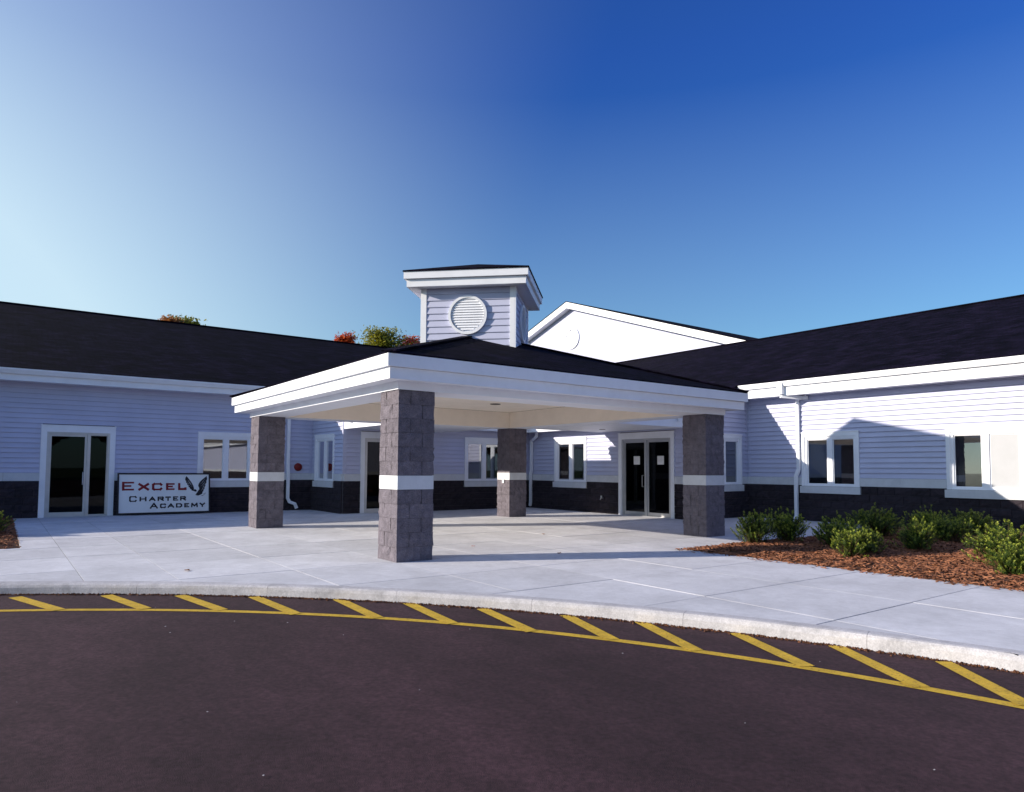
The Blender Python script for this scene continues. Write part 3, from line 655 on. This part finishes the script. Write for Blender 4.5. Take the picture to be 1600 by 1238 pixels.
for k in range(4):
    wl = CW(k)
    z = 3.66
    while z < 4.99:
        z1 = min(z+.135, 4.99); g = G(); pr = [(.001, z+.002), (.022, z+.002), (.024, z+.014), (.006, z1), (.001, z1)]
        g.prism([wl.p(-H+.09, d, q) for d, q in pr], [wl.p(H-.09, d, q) for d, q in pr]); obj('board', g.vf, 'siding', cup); z += .135
    for q in ((-H-.03, -H+.09), (H-.09, H)): obj('corner_board', wl.box(G(), *q, .0, .031, 3.6, 4.99).vf, 'white', cup)
    g = G(); wl.cyl(g, 0, 4.43, .40, .02, .065, 40, .35); obj('louvre_ring', g.vf, 'white', cup, smooth=False)
    g = G(); wl.cyl(g, 0, 4.43, .34, .02, .028, 40); obj('louvre_back', g.vf, 'white', cup)
    for q in range(13):
        zz = 4.43-.312+q*.052; hw = math.sqrt(max(.002, .34**2-(zz-4.43)**2))
        g = G(); pr = [(.026, zz+.05), (.030, zz+.054), (.050, zz+.008), (.047, zz+.002)]
        g.prism([wl.p(-hw, d, y) for d, y in pr], [wl.p(hw, d, y) for d, y in pr]); obj('louvre_slat', g.vf, 'white', cup)
def sq(o, z): return [cp(-(H+o), o, z, k) for k in range(4)]
def cupring(prof):
    n = len(prof); vs = [v for k in range(4) for v in [cp(-(H+o), o, z, k) for o, z in prof]]
    return vs, [(c*n+i, ((c+1) % 4)*n+i, ((c+1) % 4)*n+(i+1) % n, c*n+(i+1) % n) for c in range(4) for i in range(n)]
obj('soffit', cupring([(.002, 4.995), (.25, 4.995), (.25, 5.01), (.002, 5.01)]), 'white', cup)
obj('fascia', cupring([(.262, 4.985), (.262, 5.138), (.235, 5.138), (.235, 4.985)]), 'white', cup)
obj('fascia', cupring([(.312, 5.142), (.312, 5.29), (.236, 5.29), (.236, 5.142)]), 'white', cup)
b = sq(.33, 5.285); t = sq(.33, 5.312)
obj('cupola_roof', (b+t+[(CX, CY, 5.765)], [(3, 2, 1, 0), (0, 1, 5, 4), (1, 2, 6, 5), (2, 3, 7, 6), (3, 0, 4, 7), (4, 5, 8), (5, 6, 8), (6, 7, 8), (7, 4, 8)]), 'roofY', cup)

# ------------------------------------------------------------------ gabled hall behind
hall = empty('gabled_hall', (30, 26, 0), 'tall hall with white gable end rising behind the right wing roof', 'building')
HX, HY, HZ, HW = 26.0, 26.0, 12.5, 17.0
wl = Wall('X', HX); g = G(); hz = lambda a: HZ-.3-abs(a-HY)*PT
g.prism([wl.p(HY-HW, -.2, 0), wl.p(HY+HW, -.2, 0), wl.p(HY+HW, -.2, hz(HY+HW)), wl.p(HY, -.2, hz(HY)), wl.p(HY-HW, -.2, hz(HY-HW))], [wl.p(HY-HW, 0, 0), wl.p(HY+HW, 0, 0), wl.p(HY+HW, 0, hz(HY+HW)), wl.p(HY, 0, hz(HY)), wl.p(HY-HW, 0, hz(HY-HW))])
gw = obj('gable_wall', g.vf, 'siding', hall)
z = 6.0
while z < HZ-.5:
    hw = (HZ-.3-z-.127)*3; hw = min(hw, HW); g = G(); pr = [(.001, z), (.019, z), (.005, z+.128), (.001, z+.128)]
    g.prism([wl.p(HY-hw, d, q) for d, q in pr], [wl.p(HY+hw, d, q) for d, q in pr]); obj('board', g.vf, 'siding', gw); z += .127
for s in (-1, 1):
    P = lambda d, o: [wl.p(HY, d, HZ-.5+o), wl.p(HY+s*(HW+.5), d, HZ-.5+o-(HW+.5)*PT), wl.p(HY+s*(HW+.5), d, HZ-.04-(HW+.5)*PT), wl.p(HY, d, HZ-.04)]
    obj('rake_fascia', G().prism(P(.46, .04), P(.50, .04)).vf, 'white', hall)
    P2 = lambda d: [wl.p(HY, d, HZ-.44), wl.p(HY+s*(HW+.5), d, HZ-.44-(HW+.5)*PT), wl.p(HY+s*(HW+.5), d, HZ-.40-(HW+.5)*PT), wl.p(HY, d, HZ-.40)]
    obj('rake_soffit', G().prism(P2(.02), P2(.46)).vf, 'white', hall)
    roof('roof', [(HX-.52, HY, HZ), (48, HY, HZ), (48, HY+s*(HW+.6), HZ-(HW+.6)*PT), (HX-.52, HY+s*(HW+.6), HZ-(HW+.6)*PT)], 'roofY', .05, hall)
g = G(); wl.cyl(g, 25.95, 10.05, .72, .02, .09, 36, .58); rv = obj('round_vent', g.vf, 'white', hall)
g = G(); wl.cyl(g, 25.95, 10.05, .6, .02, .035, 36); obj('vent_back', g.vf, 'siding', rv)
for q in range(10):
    zz = 10.05-.52+q*.105; hw = math.sqrt(max(.01, .58**2-(zz-10.05)**2)); g = G(); wl.box(g, 25.95-hw, 25.95+hw, .03, .06, zz, zz+.06); obj('vent_slat', g.vf, 'white', rv)
g = G(); g.box(HX+.2, 48, HY-HW, HY-HW+.2, 0, 6.5); g.box(HX+.2, 48, HY+HW-.2, HY+HW, 0, 6.5); g.box(47.8, 48, HY-HW+.2, HY+HW-.2, 0, 6.5); obj('side_wall', g.vf, 'siding', hall)

# ------------------------------------------------------------------ wall sign
sx0, sx1, sz0, sz1 = -1.95, .39, .035, 1.15
sign = empty('sign_board', (-.78, 12.4, 0), 'white signboard with red and black lettering and an eagle, leaning beside the left door', 'sign')
lean = Matrix.Translation((0, 12.42, sz0)) @ Matrix.Rotation(math.radians(-7), 4, 'X') @ Matrix.Translation((0, 0, -sz0))
def sobj(name, g, m, parent):
    vs = [lean @ Vector(v) for v in g.v]; return obj(name, ([tuple(v) for v in vs], g.f), m, parent)
g = G(); g.box(sx0+.035, sx1-.035, 0, .03, sz0+.035, sz1-.035); sobj('panel', g, 'signw', sign)
g = G()
for b in ((sx0, sx1, sz0, sz0+.035), (sx0, sx1, sz1-.035, sz1), (sx0, sx0+.035, sz0+.035, sz1-.035), (sx1-.035, sx1, sz0+.035, sz1-.035)): g.box(b[0], b[1], -.02, .04, b[2], b[3])
sobj('frame', g, 'black', sign)
def spx(x, y): return sx0+.035+(x-220)/1192*(sx1-sx0-.07), sz1-.035-(y-165)/525*(sz1-sz0-.07)
LT = dict(E=[[(1, 1), (0, 1), (0, 0), (1, 0)], [(0, .52), (.72, .52)]], X=[[(0, 1), (1, 0)], [(1, 1), (0, 0)]], C=[[(1, .84), (.88, 1), (.14, 1), (0, .86), (0, .14), (.14, 0), (.88, 0), (1, .16)]],
          L=[[(0, 1), (0, 0), (1, 0), (1, .16)]], H=[[(0, 0), (0, 1)], [(1, 0), (1, 1)], [(0, .52), (1, .52)]], A=[[(0, 0), (.5, 1), (1, 0)], [(.2, .32), (.8, .32)]], R=[[(0, 0), (0, 1), (.82, 1), (.97, .88), (.97, .62), (.82, .48), (0, .48)], [(.5, .48), (1, 0)]],
          T=[[(0, .9), (0, 1), (1, 1), (1, .9)], [(.5, 1), (.5, 0)]], D=[[(0, 0), (0, 1), (.72, 1), (1, .74), (1, .26), (.72, 0), (0, 0)]], M=[[(0, 0), (.06, 1), (.5, .25), (.94, 1), (1, 0)]], Y=[[(0, 1), (.5, .45), (1, 1)], [(.5, .45), (.5, 0)]])
def word(chs, boxes, m, lab, t):
    g = G(); lay = 0
    for ch, (a, b, tp, bt) in zip(chs, boxes):
        for pl in LT[ch]:
            P = [Vector((a+t/2+(b-a-t)*u, bt-t/2+(tp-bt+t)*v)) for u, v in pl]
            for p, q in zip(P[:-1], P[1:]):
                d = (q-p).normalized(); n = Vector((-d.y, d.x)); tt = t*(.74 if abs(d.y) < .2 and ch not in 'L' else 1.0); h = n*tt/2; e = d*t*.42; lay += 1
                g.add([(spx(v.x, v.y)[0], -.0035-(lay % 6)*.0004, spx(v.x, v.y)[1]) for v in (p-e-h, q+e-h, q+e+h, p-e+h)], [(0, 1, 2, 3)])
    o = sobj('lettering', g, m, sign); o['label'] = lab
word('EXCEL', [(258,412,262,388),(462,605,284,388),(640,778,282,390),(825,943,284,388),(987,1103,284,388)], 'maroon', 'dark red large lettering', 31)
word('CHARTER', [(350,448,460,542),(482,572,472,536),(603,690,472,536),(715,800,472,536),(818,890,472,536),(920,992,472,536),(1015,1097,472,536)], 'black', 'black lettering of the middle line', 20)
word('ACADEMY', [(615,722,558,640),(748,828,570,636),(848,937,570,634),(960,1045,570,634),(1072,1140,570,634),(1165,1260,570,634),(1283,1362,570,634)], 'black', 'black lettering of the bottom line', 20)
def spoly(pts, name, m, d):
    g = G(); g.add([(spx(x, y)[0], d, spx(x, y)[1]) for x, y in pts], [tuple(range(len(pts)))]); return g
eg = G()
for pts in ([(1101,188),(1086,215),(1083,245),(1098,262),(1095,280),(1112,292),(1112,310),(1130,322),(1130,342),(1148,352),(1150,370),(1168,378),(1172,394),(1200,402),(1234,414),(1226,398),(1206,380),(1202,345),(1190,315),(1172,282),(1150,250),(1124,215)],
            [(1383,188),(1352,212),(1318,240),(1288,272),(1270,300),(1264,330),(1276,352),(1280,376),(1264,398),(1248,425),(1222,458),(1240,456),(1232,468),(1256,462),(1252,474),(1276,464),(1300,456),(1322,440),(1326,416),(1340,400),(1338,386),(1354,368),(1352,350),(1366,328),(1364,306),(1380,280),(1378,258),(1390,232)],
            [(1196,386),(1210,376),(1228,378),(1244,394),(1240,412),(1222,404)]):
    eg.add([(spx(x, y)[0], -.004, spx(x, y)[1]) for x, y in pts], [tuple(range(len(pts)))])
for p, q in (((1300,474),(1345,462)),((1320,474),(1368,444)),((1335,448),(1372,430))):
    a = spx(*p); b = spx(*q); eg.add([(a[0], -.004, a[1]), (b[0], -.004, b[1]), (b[0], -.004, b[1]+.008), (a[0], -.004, a[1]+.008)], [(0, 1, 2, 3)])
eagle = sobj('eagle_emblem', eg, 'black', sign)
fg = G()
for p, q in (((1108,222),(1180,350)),((1122,240),(1190,340)),((1100,250),(1160,352)),((1362,225),(1290,320)),((1370,250),(1305,345)),((1368,285),(1312,378)),((1350,330),(1305,410)),((1196,388),(1214,380))):
    a = Vector((spx(*p)[0], spx(*p)[1])); b = Vector((spx(*q)[0], spx(*q)[1])); n = (b-a).normalized(); n = Vector((-n.y, n.x))*.0026
    fg.add([((a)[0], -.007, a[1]), ((a+b)[0]/2+n.x, -.007, (a+b)[1]/2+n.y), (b[0], -.007, b[1]), ((a+b)[0]/2-n.x, -.007, (a+b)[1]/2-n.y)], [(0, 1, 2, 3)])
sobj('feather_lines', fg, 'signw', eagle)

# alarm bell on the left wall
bell = empty('alarm_bell', (3.02, YL-.06, 1.25), 'round dark red alarm bell on the lavender wall near the downspout', 'bell')
g = G(); n = 28; pr = [(.125, .03), (.125, .055), (.11, .085), (.07, .105), (.02, .112)]
vs = [wLW.p(3.02+r*math.cos(6.283*i/n), d, 1.34+r*math.sin(6.283*i/n)) for r, d in pr for i in range(n)]
g.add(vs, [(j*n+i, j*n+(i+1) % n, (j+1)*n+(i+1) % n, (j+1)*n+i) for j in range(4) for i in range(n)]+[tuple(range(4*n, 5*n)), tuple(range(n))]); obj('gong', g.vf, 'red', bell, smooth=True)
g = G(); wLW.box(g, 2.97, 3.07, .02, .032, 1.24, 1.40); wLW.cyl(g, 3.02, 1.34, .018, .11, .125, 10); obj('mount', g.vf, 'dark', bell)
# notices taped to the glass doors
for (c, lab) in ((5.24, 'white paper notice taped to the left glass of the double door'), (4.34, 'white paper notice taped to the right glass of the double door')):
    g = G(); wRV.box(g, c-.12, c+.12, -.0315, -.029, 1.47, 1.71); tag(obj('paper_notice', g.vf, 'paper'), lab, 'notice', 'notices on the double door')

# ------------------------------------------------------------------ shrubs
def shrub_mesh(seed):
    """unit shrub: radius about .6, height about 1; many upright shoots with whorled leaves, pale at the tips"""
    r = random.Random(seed); g = G(); tip = G(); tw = G(); lob = [Vector((r.uniform(-.28, .28), r.uniform(-.28, .28), r.uniform(.35, .62))) for _ in range(6)]
    def leaf(G_, p, ld, ax, ll, wd):
        sd = ld.cross(ax); sd = sd.normalized()*ll*wd if sd.length > 1e-4 else Vector((ll*wd, 0, 0)); m = p+ld*ll*.55; up = ax*ll*.09
        G_.add([p, m+sd+up, p+ld*ll, m-sd+up], [(0, 1, 2), (0, 2, 3)])
    for s in range(390):
        c = lob[s % 6]; d = Vector((r.gauss(0, 1), r.gauss(0, 1), r.gauss(.25, .8))).normalized(); R_ = r.uniform(.10, .46)
        e = c+Vector((d.x*R_, d.y*R_, d.z*R_*1.05)); e.z = max(.06, min(1.05, e.z)); ax = (Vector((d.x*.55, d.y*.55, .75+d.z*.3))).normalized(); L = r.uniform(.12, .24); st = e-ax*L
        if s % 4 == 0: tw.tube([Vector((st.x*.25, st.y*.25, 0)), (st*.6).lerp(Vector((st.x*.4, st.y*.4, st.z*.5)), .5), st, e], [.012, .009, .006, .003], [.012, .009, .006, .003], 3)
        o = ax.orthogonal().normalized(); q = ax.cross(o); n = 20
        for k in range(n):
            t = k/n; p = st+ax*L*t; ph = k*2.4+s; out = o*math.cos(ph)+q*math.sin(ph); ld = (out*(1.0-.5*t)+ax*(.25+.75*t)).normalized()
            leaf(tip if t > .66 else g, p, ld, ax, r.uniform(.038, .064), r.uniform(.2, .28))
    def mk(name, g, m):
        me = bpy.data.meshes.new(name); me.from_pydata(g.v, [], g.f); me.materials.append(M[m]); return me
    return mk('foliage', g, 'shrub'), mk('shoot_tips', tip, 'shrubtip'), mk('stems', tw, 'twig')
SH = [shrub_mesh(i) for i in range(4)]
shr = [(6.15, -1.45, .68, .62, 'dark shaded shrub at the tip of the mulch bed nearest the right column'), (7.1, -1.55, .68, .66, 'dark shaded shrub in front of the right wing downspout'), (7.05, -2.5, .66, .66, 'shaded shrub second along the bed, dark below the first window'),
       (5.75, -3.42, .58, .56, 'bright green shrub at the front of the bed, leftmost of the sunlit ones'), (6.35, -3.42, .52, .50, 'sunlit shrub touching the leftmost bright one'), (7.75, -3.5, .60, .58, 'sunlit shrub between two windows, upright with pale tips'),
       (9.3, -2.1, .74, .74, 'dark shrub against the block base under the first window'), (9.5, -3.35, .60, .62, 'round shrub left of the second window, half sunlit'), (11.3, -3.1, .62, .78, 'shrub against the wall below the second window sill'),
       (6.9, -5.0, .68, .82, 'broad sunlit shrub at the right end of the bed'), (5.75, -5.62, .52, .50, 'low bright shrub in the front right corner of the bed'), (10.7, -2.3, .66, .6, 'dark shrub close to the block wall between both windows'),
       (-4.62, 7.6, .62, .62, 'green shrub at the far left edge beside the left bed')]
for i, (x, y, h, r, lab) in enumerate(shr):
    s = empty('shrub', (x, y, .01), lab, 'shrub', 'shrubs in the mulch beds'); k = i % 4; rz = random.uniform(0, 6.28)
    for nm, me in zip(('foliage', 'shoot_tips', 'stems'), SH[k]):
        o = bpy.data.objects.new(nm, me); place(o, (x, y, .01), s); o.rotation_euler = (0, 0, rz); o.scale = (r*1.12, r*1.12, h*.93)

# ------------------------------------------------------------------ trees beyond the roofs
def tree(name, loc, h, rad, lm, lab, seed, nleaf=9000, ls=.34):
    r = random.Random(seed); t = empty(name, loc, lab, 'tree', 'trees beyond the left roof'); L = Vector(loc); g = G()
    th = h*.5; g.tube([L, L+Vector((.1, 0, th*.5)), L+Vector((0, .1, th)), L+Vector((0, 0, h*.86))], [.32, .26, .2, .05], [.32, .26, .2, .05], 8)
    tips = []
    for k in range(20):
        a = r.uniform(0, 6.283); z0 = r.uniform(.35, .75)*h; ln = rad*r.uniform(.6, 1.0)*(1.15-z0/h*.6); p0 = L+Vector((0, 0, z0)); p1 = p0+Vector((math.cos(a)*ln, math.sin(a)*ln, ln*r.uniform(.35, .9)))
        g.tube([p0, (p0+p1)/2+Vector((0, 0, .15)), p1], [.1, .06, .02], [.1, .06, .02], 5); tips += [p1, (p0+p1*2)/3]
    tips += [L+Vector((r.uniform(-.3, .3)*rad, r.uniform(-.3, .3)*rad, h*q)) for q in (.74, .8, .84, .88, .9, .92, .94, .96, .97)]*3
    obj('trunk', g.vf, 'bark', t)
    lg = G()
    for k in range(nleaf):
        c = r.choice(tips); p = c+Vector((r.gauss(0, .5), r.gauss(0, .5), r.gauss(0, .46)))*rad*.5
        if p.z > L.z+h*1.02: continue
        a = Vector((r.gauss(0, 1), r.gauss(0, 1), r.gauss(0, 1))).normalized(); b = a.orthogonal().normalized()*ls*r.uniform(.5, 1); a = a*ls*r.uniform(.5, 1)
        lg.add([p-a*.5, p+b*.35, p+a*.5, p-b*.35], [(0, 1, 2, 3)])
    obj('crown', lg.vf, lm, t)
tree('maple_tree', (5.5, 50, 0), 12.75, 1.5, 'leafO', 'rusty leafless looking treetop peeking over the left ridge, left of a pair', 1)
tree('maple_tree', (6.95, 50.5, 0), 12.95, 1.5, 'leafG', 'brownish green treetop peeking over the left ridge, right of a pair', 2)
tree('maple_tree', (22.2, 55, 0), 14.3, 1.3, 'leafR', 'narrow red maple treetop above the left ridge', 3)
tree('oak_tree', (23.9, 50, 0), 13.85, 3.0, 'leafG', 'yellow green treetop between two red ones left of the cupola', 4, 16000)
tree('maple_tree', (26.8, 50, 0), 13.5, 2.6, 'leafR', 'orange red treetop right beside the cupola', 5, 12000)

rw = random.Random(77); g = G()            # far wood across the lot, mirrored in the left windows
for x, y, h, rd in [(-22, -46, 11, 5), (-12, -50, 13, 6), (-3, -47, 11, 5), (6, -52, 14, 6), (9, -60, 12, 5), (-30, -52, 13, 6)]:
    g.tube([(x, y, -.17), (x, y, h*.8)], [.3, .1], [.3, .1], 6)
    for k in range(3500):
        d = Vector((rw.gauss(0, 1), rw.gauss(0, 1), rw.gauss(0, 1))).normalized()*rw.uniform(.45, 1)**.5*rd; q = Vector((x+d.x, y+d.y, h*.62+d.z*.8))
        u = Vector((rw.gauss(0, 1), rw.gauss(0, 1), rw.gauss(0, 1))).normalized(); v = u.orthogonal().normalized()*.3; u = u*.4; g.add([q-u, q+v, q+u, q-v], [(0, 1, 2, 3)])
tag(obj('far_wood', g.vf, 'leafO', org=(0, -48, 0)), 'autumn wood across the parking lot, mirrored in the left windows', 'wood', kind='stuff')
# ------------------------------------------------------------------ fallen leaves and grit
for i, (x, y, lab) in enumerate([(2.0, 1.1, 'bright red fallen leaf on the concrete just behind the front column'), (4.4, 2.2, 'small brown leaf under the canopy in line with the double door'), (-2.55, .75, 'small brown leaf on the walk near the kerb below the left sign'), (2.6, -.45, 'small brown leaf beside the long shadow of the front column'), (4.5, -2.6, 'small brown leaf on the walk beside the tip of the mulch bed')]):
    g = G(); r = random.Random(i); t = r.uniform(0, 6.283); s = r.uniform(.035, .055); P = []
    for k in range(10):
        rr = s*(1 if k % 2 == 0 else .5); a = t+k*.628; P.append((x+rr*math.cos(a), y+rr*math.sin(a), .006+r.uniform(0, .018)))
    P.append((x, y, .012)); g.add(P, [(k, (k+1) % 10, 10) for k in range(10)])
    tag(obj('fallen_leaf', g.vf, 'leafR' if i == 0 else 'leafO'), lab, 'leaf', 'fallen leaves on the pavement')
g = G(); r = random.Random(11)
for k in range(5000):
    t = r.uniform(math.radians(-5), math.radians(95)); q = KR-.012-abs(r.gauss(0, .03)); x, y = KC.x+q*math.cos(t), KC.y+q*math.sin(t); s = r.uniform(.004, .016)
    a = r.uniform(0, 6.28); z = LOTZ+.004; g.add([(x+s*math.cos(a+j*2.09), y+s*math.sin(a+j*2.09), z) for j in range(3)]+[(x, y, z+s)], [(0, 1, 3), (1, 2, 3), (2, 0, 3)])
tag(obj('kerb_grit', g.vf, 'soil', org=(0, 0, LOTZ)), 'dark grit and leaf crumbs along the foot of the kerb', 'grit', kind='stuff')
g = G(); r = random.Random(5)
for k in range(90):
    x, y = r.uniform(-12, 2), r.uniform(-8.5, 0)
    if (x-KC.x)**2+(y-KC.y)**2 > (KR-.1)**2: continue
    sz = r.uniform(.002, .007); a = r.uniform(0, 6.28); z = LOTZ+.009
    g.add([(x+sz*math.cos(a+j*1.57)*(1.6 if j % 2 else 1), y+sz*math.sin(a+j*1.57), z) for j in range(4)]+[(x, y, z+sz*.7)], [(0, 1, 4), (1, 2, 4), (2, 3, 4), (3, 0, 4)])
tag(obj('loose_pebbles', g.vf, 'kerb', org=(-4, -4, LOTZ)), 'tiny pale pebbles scattered over the dark asphalt', 'pebbles', kind='stuff')
